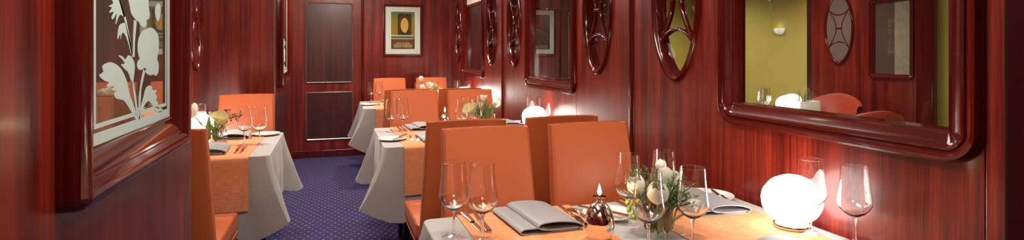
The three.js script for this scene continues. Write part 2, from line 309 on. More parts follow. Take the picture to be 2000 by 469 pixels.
const CASING = [[0, -.002], [0, .028], [.004, .042], [.014, .051], [.027, .054], [.040, .050], [.047, .041], [.050, .037], [.055, .037], [.058, .033], [.062, .032], [.100, .019], [.105, .020], [.109, .014], [.110, -.002]];
const ETCH = [
  ['blossom', '1800,1367 1773,1362 1738,1355 1718,1344 1702,1328 1697,1306 1705,1287 1714,1281 1697,1272 1692,1261 1705,1252 1732,1251 1743,1254 1759,1243 1781,1236 1810,1232 1830,1234 1848,1230 1867,1232 1880,1244 1882,1263 1872,1273 1867,1280 1877,1297 1883,1321 1880,1341 1864,1355 1840,1363 1817,1367'],
  ['blossom', '1624,1442 1636,1414 1646,1398 1669,1387 1689,1381 1705,1378 1718,1370 1743,1365 1763,1370 1771,1379 1766,1386 1788,1391 1798,1403 1788,1426 1781,1457'],
  ['bud', '1872,1441 1853,1428 1848,1411 1858,1395 1877,1389 1893,1402 1903,1425 1893,1439'],
  ['leaf', '1508,1427 1525,1413 1498,1404 1518,1402 1502,1390 1530,1393 1515,1378 1522,1375 1549,1392 1541,1364 1562,1385 1573,1389 1603,1385 1584,1410 1560,1432'],
  ['leaf', '1595,1370 1567,1363 1557,1349 1553,1329 1571,1343 1573,1330 1584,1346 1601,1342 1624,1322 1652,1289 1657,1298 1636,1331 1618,1355 1607,1369'],
  ['stem', '1555,1431 1564,1432 1612,1379 1664,1285 1654,1285 1601,1375'],
  ['stem', '1669,1382 1689,1380 1674,1323 1672,1285 1660,1285 1662,1340'],
  ['leaf', '1557,1290 1584,1288 1607,1280 1628,1290 1654,1283 1673,1266 1669,1241 1660,1220 1654,1218 1624,1247 1601,1256 1575,1268 1601,1270 1584,1280'],
  ['leaf', '1443,1247 1466,1254 1460,1265 1490,1274 1520,1274 1557,1265 1578,1256 1595,1244 1618,1222 1636,1192 1669,1156 1698,1123 1705,1115 1686,1120 1648,1145 1612,1169 1590,1180 1541,1189 1530,1198 1549,1206 1515,1210 1532,1217 1485,1220 1500,1228 1471,1234'],
  ['stem', '1748,1255 1763,1253 1725,1199 1713,1119 1701,1120 1706,1178 1724,1221'],
  ['stem', '1653,1222 1664,1220 1686,1176 1700,1127 1691,1128 1669,1177'],
  ['leaf', '1795,1204 1821,1197 1817,1191 1861,1186 1848,1177 1867,1168 1856,1159 1877,1148 1867,1142 1917,1125 1913,1120 1864,1123 1825,1141 1795,1160 1766,1158 1732,1141 1714,1114 1705,1118 1718,1142 1745,1175 1766,1198'],
];
function etchedWindow(n, d0, d1, y0, y1, x, label, full) {
  const dc = (d0 + d1) / 2, yc = (y0 + y1) / 2, w = d1 - d0, h = y1 - y0;
  const g = structure('window_' + n, label, P(x, yc, dc), Math.PI / 2);
  mesh('casing', moulding(roundRect(w, h, .03), CASING, .55), M.trim, g);
  const gw = w - .205, gh = h - .205;
  const pane = mesh('pane', box(gw, gh, .006), M.smoked, g); pane.position.z = .0105;
  const z = .0031, etch = (name, pts, m, t = .0006) => mesh(name, slab(shapeOf(pts), t).translate(0, 0, z), m, pane);
  const band = (a, b, m) => { const s = shapeOf(rectPts(-gw / 2 + a, -gh / 2 + a, gw / 2 - a, gh / 2 - a)); holeIn(s, rectPts(-gw / 2 + b, -gh / 2 + b, gw / 2 - b, gh / 2 - b).reverse()); mesh('etched_band', slab(s, .0006).translate(0, 0, z), m, pane); };
  band(.008, .034, M.frost); band(.044, .054, M.frost);
  for (const [name, pts] of ETCH) {
    const q = pts.split(' ').map((t) => t.split(',').map(Number)).map(([d, y]) => full ? [d / 1000 - dc, y / 1000 - yc] : [(d / 1000 - 1.70) * .9, (y / 1000 - 1.25) * .95 + 1.22 - yc]);
    const round = (p) => new THREE.CatmullRomCurve3(p.map(([a, b]) => new THREE.Vector3(a, b, 0)), true, 'centripetal').getPoints(p.length * 3).slice(0, -1).map((v) => [v.x, v.y]);
    etch('etched_' + name, name === 'stem' ? q : round(q), M.frost);
  }
}
etchedWindow(10, 1.268, 2.108, 0.985, 2.12, XN, 'large casing at the left edge with smoked glass etched with a white tulip', true);
etchedWindow(11, 5.12, 6.16, 0.985, 2.12, XL, 'etched glass window far down the left side next to the beaded door', false);

// wall end at the right edge of the view, walls behind the camera, and the neighbour room
const wallFront = structure('wall_front', 'dark mahogany partition end close to the camera at the right edge');
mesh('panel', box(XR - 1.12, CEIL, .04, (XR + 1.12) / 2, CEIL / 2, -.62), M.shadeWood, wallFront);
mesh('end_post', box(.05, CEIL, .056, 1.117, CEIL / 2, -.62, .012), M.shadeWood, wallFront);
const wallNear = structure('wall_near', 'wall behind the camera');
mesh('panel', box(6.7, CEIL, .1, 2.15, CEIL / 2, -DN + .05), M.wood, wallNear);
const wallFar = structure('wall_far', 'olive yellow wall of the neighbouring room');
mesh('panel', box(.1, CEIL, DB - DN + .2, XF + .05, CEIL / 2, -(DB + DN) / 2), M.yellow, wallFar);
{
  const s = structure('wall_neighbour', 'mahogany partition seen through the nearest window across the yellow room');
  sidePanel(s, XF - .06, 3.72, 4.94, M.wood, { thick: .05, hole: rectPts(3.79, 1.08, 4.16, 1.78).reverse() });
  mesh('post', box(.05, CEIL, .16, XF - .065, CEIL / 2, -3.64, .01), M.trim, s);
  mesh('post', box(.05, CEIL, .05, XF - .05, CEIL / 2, -4.945, .01), M.darkWood, s);
  const g = structure('window_12', 'small curtained window in the partition across the neighbouring room', P(XF - .06, 1.43, 3.975), -Math.PI / 2);
  mesh('frame_moulding', moulding(roundRect(.46, .80, .05), FRAME_PROFILE.map(([a, h]) => [a * .6, Math.max(h * .7, -.012)]), .5), M.trim, g);
  mesh('curtain', box(.17, .73, .008, .115, 0, -.009), M.curtain, g);
  mesh('backing', box(.40, .73, .006, 0, 0, -.016), M.inset, g);
  mesh('pane', box(.40, .73, .003, 0, 0, -.003), M.pane, g);
  ovalWindow(13, P(XF - .06, OVY, 4.555), -Math.PI / 2, 'carved oval on the partition across the neighbouring room', false);
  mesh('inset', slab(shapeOf(oval(.165, .365)(0)), .004).translate(0, 0, .0015), M.inset, scene.getObjectByName('window_13'));
}

// recessed ceiling downlights
for (const [i, [x, d, cd]] of DOWNLIGHTS.entries()) {
  const where = ['over the nearest table', 'over the middle table', 'over the farthest table', 'over the alcove table', 'in the neighbouring room by the window', 'in the neighbouring room by its end wall', 'in the neighbouring room by the far partition', 'in the yellow corner of the neighbouring room'][i];
  const t = thing('downlight', 'recessed ceiling downlight ' + where, 'ceiling light', P(x, CEIL, d), 0, 'recessed ceiling downlights');
  mesh('trim_ring', lathe([[.05, -.001], [.05, -.006], [.058, -.009], [.066, -.006], [.068, -.001]], 28), M.steel, t);
  mesh('lens', lathe([[.0001, -.004], [.05, -.004], [.05, -.002], [.0001, -.002]], 28), M.candleGlow, t);
  const l = new THREE.SpotLight(WARM, cd, 0, 1.25, 0.9, 2); l.position.set(x, CEIL - .012, -d); l.target.position.set(x, 0, -d); l.castShadow = true; l.shadow.radius = 3; scene.add(l, l.target);
}
for (const [i, [x, d, L]] of PANELS.entries()) {
  const t = thing('ceiling_panel_light', 'flat white ceiling light panel ' + ['over the aisle beside the nearest table', 'over the middle of the aisle', 'over the aisle before the end door', 'behind the camera', 'in the neighbouring room'][i], 'ceiling light', P(x, CEIL, d), 0, 'flat ceiling lights');
  mesh('frame', moulding((a) => roundRect(.56, 1.16, .02)(a), [[0, 0], [0, .02], [.006, .026], [.024, .026], [.03, .018], [.03, .004]], .5).rotateX(Math.PI / 2), M.white, t);
  mesh('diffuser', box(.50, .006, 1.10, 0, -.012, 0), M.candleGlow, t);
  const l = new THREE.RectAreaLight(WARM, L, .5, 1.1); l.position.set(x, CEIL - .03, -d); l.lookAt(x, 0, -d); scene.add(l);
}

// ---------------------------------------------------------------- tables, cloths, runners
const T = 0.74, TR = T + 0.003;
function table(label, x0, x1, d0, d1) {
  const t = thing('dining_table', label, 'table', P((x0 + x1) / 2, 0, (d0 + d1) / 2)), w = x1 - x0, dd = d1 - d0;
  mesh('tabletop', box(w - .012, .03, dd - .012, 0, T - .0225, 0, .008), M.darkWood, t);
  const cols = w > .8 ? [-.4, .4] : [0];
  for (const c of cols) {
    mesh('column', lathe([[.001, .02], [.038, .02], [.034, .05], [.03, .1], [.03, T - .06], [.05, T - .045], [.05, T - .038], [.001, T - .038]], 20).translate(c * w / 1.18, 0, 0), M.blackMetal, t);
    mesh('foot', box(.08, .025, dd * .72, c * w / 1.18, .0135, 0, .01), M.blackMetal, t);
    mesh('foot', box(w > .8 ? .3 : .4, .022, .08, c * w / 1.18, .0125, 0, .009), M.blackMetal, t);
  }
  return t;
}
// draped cloth: flat top, rounded edge, hanging sides, free corners falling as flared cones
const flare = (f = 0, side = 0, dx = 0, dz = 0) => { const l = Math.hypot(dx, dz) || 1; return { f, side, dx: dx / l, dz: dz / l }; };
function drape(w, d, L, flares, seedK) { // flares: strength at corners [++, -+, --, +-] in (x, z)
  const r = .022, hw = w / 2, hd = d / 2, per = [];
  const cs = [[1, 1, 0], [-1, 1, 90], [-1, -1, 180], [1, -1, 270]];
  cs.forEach(([sx, sz, a0], c) => {
    for (let k = 0; k <= 14; k++) { const a = (a0 + 90 * k / 14) * Math.PI / 180; per.push({ x: sx * (hw - r) + r * Math.cos(a), z: sz * (hd - r) + r * Math.sin(a), nx: Math.cos(a), nz: Math.sin(a), arc: k / 14 * 2 - 1, c, sd: (k / 14 * 2 - 1) * r * .78 }); }
    const nx = cs[(c + 1) % 4], [ex, ez] = [nx[0] * (hw - r) + (c === 0 || c === 2 ? 0 : nx[0] * r), nx[1] * (hd - r) + (c === 0 || c === 2 ? nx[1] * r : 0)];
    const s = per[per.length - 1], len = Math.hypot(ex - s.x, ez - s.z), n = 34;
    for (let k = 1; k < n; k++) { const f = k / n; per.push({ x: s.x + (ex - s.x) * f, z: s.z + (ez - s.z) * f, nx: s.nx, nz: s.nz, arc: null, c: f < .5 ? c : (c + 1) % 4, sd: f < .5 ? f * len + r * .78 : -(1 - f) * len - r * .78, s: f * len }); }
  });
  const rows = [];
  const flatRow = (k) => per.map((p) => new THREE.Vector3(p.x * k, 0, p.z * k));
  for (const k of [.0001, .5, .9, .985]) rows.push(flatRow(k));
  const R = .006;
  for (const a of [.35, .7, 1]) rows.push(per.map((p) => new THREE.Vector3(p.x + p.nx * R * Math.sin(a * Math.PI / 2), -R * (1 - Math.cos(a * Math.PI / 2)), p.z + p.nz * R * Math.sin(a * Math.PI / 2))));
  const N = 22;
  for (let j = 1; j <= N; j++) {
    const t = j / N;
    rows.push(per.map((p) => {
      const { f: fl, side, dx, dz } = flares[p.c], sd = p.sd, near = Math.exp(-Math.pow(sd / .14, 2));
      const tip = Math.exp(-Math.pow((sd - .09 * side) / .10, 2)), fin = Math.pow(Math.max(0, 1 - Math.abs(sd - .02 * side) / .115), 1.25), ease = Math.pow(t, 1.12);
      const drop = (L + .40 * L * tip * (fl > 0 ? 1 : .3)) * t;
      const pinch = Math.exp(-Math.pow((Math.abs(sd) - .135) / .035, 2));
      const wav = p.arc === null ? noise.noise(p.s * 6, p.c * 3.1, seedK) * .022 : 0;
      const out = Math.max(R + .016 * Math.min(1, t * 2) + (fl > 0 ? wav * t - pinch * .05 * t : 0), .006 + .004 * t), reach = fl * .185 * fin * ease;
      return new THREE.Vector3(p.x + p.nx * out + dx * reach, -R - drop * (1 - .2 * fl * fin * t), p.z + p.nz * out + dz * reach);
    }));
  }
  const g = gridGeo(rows, true, (i, j, p) => [p.x + (j > 7 ? p.y * .3 : 0), p.z + p.y]);
  return g;
}
function dress(tableLabel, clothLabel, runnerLabels, x0, x1, d0, d1, flares, runners, k) {
  table(tableLabel, x0, x1, d0, d1);
  const cx = (x0 + x1) / 2, cd = (d0 + d1) / 2;
  const c = mesh('tablecloth', drape(x1 - x0, d1 - d0, .33, flares, k), M.cloth, scene); c.position.copy(P(cx, T, cd)); c.userData = { label: clothLabel, category: 'tablecloth' };
  runners.forEach(([a, b], i) => {
    const D = (d1 - d0) / 2, o = .026, line = [[-D - o - .004, -.285], [-D - o - .002, -.14], [-D - o, -.03]];
    for (let q = 0; q <= 5; q++) { const an = Math.PI - q / 5 * Math.PI / 2; line.push([-D - .006 + .020 * Math.cos(an), -.0185 + .0205 * Math.sin(an)]); }
    const mir = line.map(([x, y]) => [-x, y]).reverse(), full = [...line, [-D * .5, .0021], [0, .0021], [D * .5, .0021], ...mir];
    const g = ribbon(full, .0016, b - a, 0); g.rotateY(Math.PI / 2);
    const m = mesh('table_runner', g, M.runner, scene); m.position.copy(P((a + b) / 2, T, cd)); m.userData = { label: runnerLabels[i], category: 'table runner' };
  });
}
const RT = [[.98, 1.845], [3.31, 4.16], [5.60, 6.42]], ROWN = ['nearest', 'middle', 'farthest'];
RT.forEach(([a, b], i) => dress(ROWN[i] + ' four-seat table by the right wall, hidden under a grey cloth', `grey cloth draped over the ${ROWN[i]} right-hand table`,
  [`left orange woven runner across the ${ROWN[i]} right-hand table`, `orange woven runner on the wall side of the ${ROWN[i]} right-hand table`], .29, 1.462, a, b, [flare(), flare(1, -1, -1, .32), flare(.85, 0, -1, -.8), flare()], [[.40, .815], [1.005, 1.405]], 3 + i * 5));
dress('small two-seat table in the left alcove under a grey cloth', 'grey cloth with hanging folded corners on the small alcove table', ['orange woven runner hanging from the small alcove table'], -.895, -.33, 3.25, 4.15, [flare(.78, 1, 1, .45), flare(), flare(), flare(.72, 0, 1, -.5)], [[-.86, -.425]], 31);

// ---------------------------------------------------------------- chairs
function softBox(w, h, d, r, f) { const g = new RoundedBoxGeometry(w, h, d, 5, r), p = g.attributes.position, v = new THREE.Vector3(); for (let i = 0; i < p.count; i++) { v.fromBufferAttribute(p, i); f(v); p.setXYZ(i, v.x, v.y, v.z); } g.computeVertexNormals(); return boxUV(g); }
function subdivBox(w, h, d, r, nx, ny, f) { // rounded slab with enough vertices to bend: front/back faces bulge a little
  const rows = [], R = [], q = [];
  for (let k = 0; k < 4; k++) for (let s = 0; s <= 4; s++) { const a = (k * 90 + s * 22.5) * Math.PI / 180; R.push([(k === 0 || k === 3 ? 1 : -1) * (w / 2 - r) + r * Math.cos(a), (k < 2 ? 1 : -1) * (d / 2 - r) + r * Math.sin(a)]); }
  const dense = []; R.forEach((p, i) => { const n = R[(i + 1) % R.length]; dense.push(p); if (Math.hypot(n[0] - p[0], n[1] - p[1]) > .05) for (let k = 1; k < nx; k++) dense.push([p[0] + (n[0] - p[0]) * k / nx, p[1] + (n[1] - p[1]) * k / nx]); });
  const ring = (y, inset) => dense.map(([x, z]) => { const sx = 1 - inset / (w / 2), sz = 1 - inset / (d / 2); return f(new THREE.Vector3(x * sx, y, z * sz)); });
  rows.push(ring(0, d / 2 * .98)); for (let k = 0; k <= 4; k++) { const a = k / 4 * Math.PI / 2; rows.push(ring(r * (1 - Math.sin(a)), r * (1 - Math.cos(a)))); }
  for (let k = 1; k < ny; k++) rows.push(ring(r + (h - 2 * r) * k / ny, 0));
  for (let k = 0; k <= 4; k++) { const a = k / 4 * Math.PI / 2; rows.push(ring(h - r * (1 - Math.cos(a)), r * (1 - Math.cos(Math.PI / 2 - Math.asin(Math.cos(a)) )) * 0 + r * (1 - Math.cos(a)))); }
  rows.push(ring(h, d / 2 * .98));
  return gridGeo(rows, true, (i, j, p) => [p.x, p.y + p.z]);
}
function buildChair(name, label, mat, pos, turn, group) {
  const t = thing(name, label, 'chair', pos, turn, group);
  const wid = (y) => 1 - .09 * (y / .56), lean = (y) => -.10 * Math.pow(y / .56, 1.1);
  const bend = (v) => { const k = v.y / .56, bulge = (1 - Math.pow(2 * v.x / .40, 2)) * Math.sin(Math.min(1, k) * Math.PI) * .008; return new THREE.Vector3(v.x * wid(v.y), .425 + v.y + (1 - Math.pow(2 * v.x / .4, 2)) * .004 * k, -.215 + v.z * (1 - .25 * k) + lean(v.y) + Math.sign(v.z) * bulge); };
  mesh('backrest', subdivBox(.40, .56, .07, .014, 8, 12, bend), mat, t);
  const back = t.children[0];
  for (const s of [-1, 1]) { const pts = []; for (let k = 0; k <= 10; k++) pts.push(bend(new THREE.Vector3(s * .1885, .012 + .536 * k / 10, .0345))); mesh('seam', tube(pts, .0022, 20, 6), mat, back); }
  mesh('seat', subdivBox(.42, .11, .46, .022, 6, 3, (v) => new THREE.Vector3(v.x, .375 + v.y + (v.y > .06 ? .012 * Math.cos(v.x / .42 * Math.PI) * Math.cos(v.z / .46 * Math.PI) : 0), v.z + .045)), mat, t);
  for (const [x, z, dz] of [[-.17, .235, 0], [.17, .235, 0], [-.16, -.17, -.05], [.16, -.17, -.05]]) {
    const g = new THREE.CylinderGeometry(.022, .015, .39, 4, 1); g.rotateY(Math.PI / 4); g.translate(0, .195, 0); const p = g.attributes.position;
    for (let i = 0; i < p.count; i++) p.setZ(i, p.getZ(i) + dz * (1 - p.getY(i) / .39)); g.translate(x, 0, z); mesh('leg', toCreasedNormals(g, .5), M.darkWood, t);
  }
  return t;
}
const C0 = buildChair('dining_chair', 'orange leather high-back chair facing us at the nearest table, left one', M.leather, P(.60, 0, 1.90), 0, 'orange dining chairs');
const chairs = [
  ['orange leather high-back chair facing us at the nearest table, beside the wall', 1.065, 1.90, 0],
  ['orange chair turned away at the middle table, left one, its seat side showing', .58, 2.78, Math.PI],
  ['orange chair turned away at the middle table, globe lamp glowing above its edge', 1.05, 2.78, Math.PI],
  ['orange chair facing us behind the middle table, on the aisle side', .615, 4.12, 0],
  ['orange chair facing us behind the middle table, on the wall side behind the flowers', 1.067, 4.12, 0],
  ['orange chair turned away at the farthest table, left one, only its top rim showing', .585, 4.93, Math.PI],
  ['orange chair turned away at the farthest table, by the wall, only its top rim showing', 1.03, 4.93, Math.PI],
  ['orange chair facing us against the back wall below the framed poster, left one', .633, 6.32, 0],
  ['orange chair facing us against the back wall in the right corner', 1.125, 6.32, 0],
  ['orange chair on the far side of the small alcove table, facing us', -.595, 4.13, 0],
  ['orange chair on the near side of the alcove table, cut off by the left partition', -.665, 2.82, Math.PI],
];
for (const [l, x, d, a] of chairs) copyOf(C0, l, P(x, 0, d), a);

// ---------------------------------------------------------------- tableware prototypes: the first use places the original, later uses copy it
const first = new Map();
function place(kind, make, label, pos, turn = 0, group) {
  if (!first.has(kind)) { const t = make(label, pos, turn, group); first.set(kind, t); return t; }
  return copyOf(first.get(kind), label, pos, turn, group);
}
const makeGlass = (label, pos, turn, group) => {
  const t = thing('wine_glass', label, 'glass', pos, turn, group);
  mesh('foot', lathe([[.0001, 0], [.036, 0], [.038, .0008], [.0375, .0018], [.026, .0034], [.012, .0062], [.0062, .0100], [.0001, .0100]], 40).translate(0, .0004, 0), M.thinGlass, t);
  mesh('stem', lathe([[.0001, .0101], [.0060, .0101], [.0045, .018], [.0037, .032], [.0034, .050], [.0038, .066], [.0055, .0755], [.0085, .0805], [.0001, .0805]], 20), M.glass, t);
  mesh('bowl', lathe([[.0001, .0806], [.0086, .0806], [.017, .0845], [.028, .0915], [.0385, .1030], [.0447, .1165], [.0456, .1215], [.0446, .131], [.0420, .150], [.0388, .178], [.0364, .206], [.0357, .2265], [.0353, .2272], [.0349, .2265], [.0356, .206], [.0380, .178], [.0411, .150], [.0436, .131], [.0445, .1215], [.0436, .1172], [.0374, .1042], [.0268, .0935], [.0150, .0872], [.0001, .0858]], 48), M.glass, t);
  return t;
};
const makePlate = (label, pos, turn, group) => {
  const t = thing('bread_plate', label, 'plate', pos, turn, group);
  mesh('plate', lathe([[.0001, .002], [.050, .002], [.053, .0005], [.057, .0005], [.060, .004], [.078, .009], [.088, .0125], [.0895, .0138], [.0885, .0148], [.077, .0115], [.060, .0075], [.054, .0052], [.0001, .0050]], 56), M.china, t);
  return t;
};
function bendY(g, f) { const p = g.attributes.position; for (let i = 0; i < p.count; i++) p.setY(i, p.getY(i) + f(p.getZ(i))); g.computeVertexNormals(); return toCreasedNormals(g, .6); }
const flatExtrude = (pts, t, bev) => { const g = new THREE.ExtrudeGeometry(shapeOf(pts), { depth: t, bevelEnabled: true, bevelSize: bev, bevelThickness: bev, bevelSegments: 2, curveSegments: 6 }); g.rotateX(Math.PI / 2); g.translate(0, t + bev, 0); return g; };
const makeKnife = (label, pos, turn, group) => { // handle towards +z
  const t = thing('table_knife', label, 'knife', pos, turn, group);
  mesh('handle', flatExtrude([[-.0075, .11], [-.009, .104], [-.0055, .02], [-.0055, .0], [.0055, 0], [.0055, .02], [.009, .104], [.0075, .11]], .003, .0022), M.steel, t);
  mesh('blade', flatExtrude([[-.0055, -.001], [-.0095, -.012], [-.010, -.06], [-.008, -.098], [-.002, -.112], [.004, -.108], [.0055, -.09], [.0055, -.001]], .0012, .0005), M.steel, t);
  return t;
};
const makeFork = (label, pos, turn, group) => {
  const t = thing('table_fork', label, 'fork', pos, turn, group);
  const arch = (z) => z < -.02 ? .008 * Math.sin(Math.min(1, (-z - .02) / .075) * Math.PI) : z > .05 ? 0 : .005 * Math.cos((z - .015) / .035 * Math.PI / 2);
  const hp = []; for (let k = 0; k <= 14; k++) { const z = .105 - k * .0115; hp.push([.0028 + .0042 * Math.pow(Math.max(0, (z + .06) / .165), 1.6), z]); }
  mesh('handle', bendY(flatExtrude([...hp.map(([x, z]) => [-x, z]), ...hp.slice().reverse()], .0016, .0008), arch), M.steel, t);
  const head = [[-.0028, -.050], [-.0065, -.060], [-.0108, -.068], [-.0115, -.075]];
  const tines = []; for (let k = 0; k < 4; k++) { const x = -.0115 + k * .0061; tines.push([x, -.08], [x + .0004, -.108], [x + .0018, -.112], [x + .0040, -.108], [x + .0044, -.08]); }
  mesh('tines', bendY(flatExtrude([...head, ...tines, ...head.map(([x, z]) => [-x, z]).reverse()], .0014, .0003), arch), M.steel, t);
  return t;
};
const makeNapkin = (label, pos, turn, group) => {
  const t = thing('napkin', label, 'napkin', pos, turn, group);
  const low = ribbon([[.098, .0022], [.03, .0022], [-.05, .0022], [-.092, .0034], [-.102, .010], [-.094, .0165], [-.06, .0185], [-.025, .0150], [.0, .0078], [.03, .0062], [.085, .0062]], .0030, .262, 70);
  const top = ribbon([[.088, .0105], [.04, .0105], [-.01, .0115], [-.036, .0150], [-.046, .0225], [-.038, .0300], [-.012, .0340], [.035, .0330], [.080, .0255], [.103, .0150], [.101, .0085], [.092, .0068]], .0030, .270, 70);
  const g = merge([low, top]), p = g.attributes.position; for (let i = 0; i < p.count; i++) { const z = p.getZ(i); p.setX(i, p.getX(i) + z * .06); p.setY(i, p.getY(i) * (1 - .10 * (z < 0 ? 1 : 0) * Math.abs(z) / .13)); }
  g.computeVertexNormals(); mesh('folded_cloth', toCreasedNormals(g, .9), M.napkin, t);
  return t;
};
function makeLamp(label, pos, turn, group) {
  const t = thing('globe_lamp', label, 'lamp', pos, turn, group);
  mesh('base', lathe([[.0001, 0], [.052, 0], [.055, .003], [.055, .012], [.050, .015], [.0001, .015]], 36), M.steel, t);
  const g = new THREE.SphereGeometry(1, 48, 32), p = g.attributes.position;
  for (let i = 0; i < p.count; i++) { const v = new THREE.Vector3().fromBufferAttribute(p, i), k = 1 + .035 * noise.noise(v.x * 2.2, v.y * 2.2, v.z * 2.2); p.setXYZ(i, v.x * .092 * k, .088 + Math.sign(v.y) * Math.pow(Math.abs(v.y), 1.0) * .078 * k, v.z * .086 * k); }
  g.computeVertexNormals(); mesh('glass_globe', g, M.glow, t);
  return t;
}
function lamp(label, pos, cd = TABLE_LAMP) {
  place('lamp', makeLamp, label, pos, rnd() * 0, 'glowing pebble-shaped globe lamps');
  const l = new THREE.PointLight(new THREE.Color(1, 0.93, 0.84), cd, 0, 2); l.position.copy(pos).add(new THREE.Vector3(0, .088, 0)); l.castShadow = true; l.shadow.radius = 3; scene.add(l);
}
function makeCandle(label, pos, turn, group) {
  const t = thing('oil_candle', label, 'candle holder', pos, turn, group);
  const pr = [[.0001, 0], [.024, 0], [.030, .002]]; for (let k = 1; k < 16; k++) { const a = -1.15 + k / 16 * 2.6, y = .056 + .062 * Math.sin(a); pr.push([.044 * Math.pow(Math.cos(a), .92) * (1 - .10 * Math.sin(a)), y]); }
  pr.push([.0072, .1175], [.0066, .121], [.010, .1265], [.019, .1305], [.0195, .1312], [.010, .1296], [.0001, .1292]);
  mesh('body', lathe(pr, 48), M.chrome, t);
  mesh('wick', new THREE.CylinderGeometry(.0012, .0012, .008, 8).translate(0, .1325, 0), M.darkWood, t);
  mesh('flame', lathe([[.0001, .1335], [.0045, .138], [.0062, .1445], [.0045, .153], [.0016, .163], [.0001, .168]], 18), M.flame, t);
  return t;
}
function candle(label, pos) {
  place('candle', makeCandle, label, pos, 0, 'mirror-bright oil candles');
  const l = new THREE.PointLight(new THREE.Color(1, 0.72, 0.42), FLAME, 0, 2); l.position.copy(pos).add(new THREE.Vector3(0, .146, 0)); l.castShadow = true; l.shadow.radius = .15; scene.add(l);
}

// one laid table: the same places on every four-seat table; o = distance down the room
const G = 'stemmed wine glasses', NP = 'folded grey napkins', PL = 'white bread plates', KN = 'table knives', FK = 'table forks';
const glass = (l, x, d, y = TR) => place('glass', makeGlass, l, P(x, y, d), 0, G);
const plate = (l, x, d, y = T) => place('plate', makePlate, l, P(x, y, d), 0, PL);
const knife = (l, x, d, turn, y = TR) => place('knife', makeKnife, l, P(x, y, d), turn, KN);
const fork = (l, x, d, turn, y = TR) => place('fork', makeFork, l, P(x, y, d), turn, FK);
const napkin = (l, x, d, turn = 0, y = TR) => place('napkin', makeNapkin, l, P(x, y, d), turn, NP);
// nearest table
glass('shorter looking wine glass at the left end of the nearest table, on grey cloth', .346, 1.640, T);
glass('wine glass leaning into view right of the leftmost one on the nearest table', .418, 1.575);
glass('wine glass behind the nearest flowers, its left one, against the orange chair', .915, 1.60, T);
glass('tall wine glass behind the nearest flowers, against dark red wood', 1.050, 1.60);
glass('large wine glass in front of the nearest flowers, tulip seen through its bowl', .838, 1.355, T);
glass('wine glass right of the nearest flowers, in front of the low white tulip', .983, 1.355, T);
glass('wine glass overlapping the bright globe lamp on the nearest table', 1.392, 1.335);
glass('rightmost wine glass of all, standing clear against the wood by the wall', 1.440, 1.225, T);
knife('left of the two knives at the left end of the nearest table', .432, 1.755, Math.PI + .05); knife('right of the two knives at the left end of the nearest table', .462, 1.755, Math.PI + .05);
napkin('grey folded napkin lying front and centre on the nearest table', .632, 1.71, 0);
fork('left fork beside the front napkin on the nearest table', .772, 1.745, Math.PI - .04); fork('fork nearer the candle beside the front napkin', .802, 1.70, Math.PI - .04);
plate('bread plate behind the chrome candle on the nearest table', .892, 1.69);
knife('butter knife resting on the bread plate behind the nearest candle', .875, 1.70, Math.PI - .5, T + .0155);
knife('left knife between the nearest candle and the flowers', 1.015, 1.745, Math.PI - .05); knife('right knife between the nearest candle and the flowers', 1.04, 1.745, Math.PI - .05);
candle('mirror-bright oil candle burning at the front of the nearest table', P(.745, TR, 1.47));
napkin('grey folded napkin between the nearest flowers and the bread plate by the wall', 1.265, 1.70, -.08);
fork('fork between the wall-side napkin and plate on the nearest table', 1.392, 1.73, Math.PI + .12);
plate('bread plate by the wall on the nearest table with a knife across it', 1.362, 1.775, TR);
knife('knife resting across the wall-side bread plate of the nearest table', 1.375, 1.725, Math.PI + .35, TR + .0155);
napkin('grey folded napkin just peeping in at the bottom edge below the globe lamp', 1.205, 1.135, Math.PI);
lamp('large glowing globe lamp on the nearest table by the wall', P(1.385, TR, 1.40));
// middle table
glass('left wine glass at the aisle end of the middle table', .385, 3.92, T); glass('right wine glass of the pair at the aisle end of the middle table', .462, 3.90);
glass('wine glass just right of the middle candle', .84, 3.72, T); glass('wine glass in front of the cream rose on the middle table', .945, 3.74, T);
glass('wine glass partly hidden behind its twin right of the middle candle', .93, 3.98, T); glass('wine glass directly left of the middle flowers, farther back', 1.04, 3.98);
glass('wine glass left of the pair above the middle globe lamp', 1.385, 3.80); glass('wine glass right of the pair above the middle globe lamp', 1.425, 3.66);
knife('left knife beside the aisle-end glasses of the middle table', .455, 4.04, Math.PI); knife('right knife beside the aisle-end glasses of the middle table', .485, 4.04, Math.PI);
napkin('folded napkin toward the back of the middle table, aisle side', .615, 4.03, 0);
napkin('folded napkin at the front of the middle table, cut by the orange chair', .625, 3.50, Math.PI);
plate('bread plate on the bare grey end of the middle table', .357, 3.56); knife('butter knife on the edge of the aisle-end plate, middle table', .405, 3.565, .5, T + .0155);
fork('left fork near the aisle-end plate on the middle table', .478, 3.585, .05); fork('right fork near the aisle-end plate on the middle table', .515, 3.575, .05);
candle('small burning oil candle on the middle table', P(.745, TR, 3.83));
napkin('folded napkin beside the middle flowers by the wall', 1.24, 4.02, 0); plate('bread plate farthest back on the middle table by the wall', 1.372, 4.05, TR);
knife('knife on the wall-side back plate of the middle table', 1.375, 4.02, Math.PI + .4, TR + .0155);
napkin('folded napkin between the middle chair tops and the wall lamp', 1.255, 3.50, Math.PI); fork('fork by the wall-side napkin on the middle table', 1.11, 3.58, 0);
lamp('globe lamp on the middle table, half hidden behind the chair tops', P(1.375, TR, 3.73), .5);
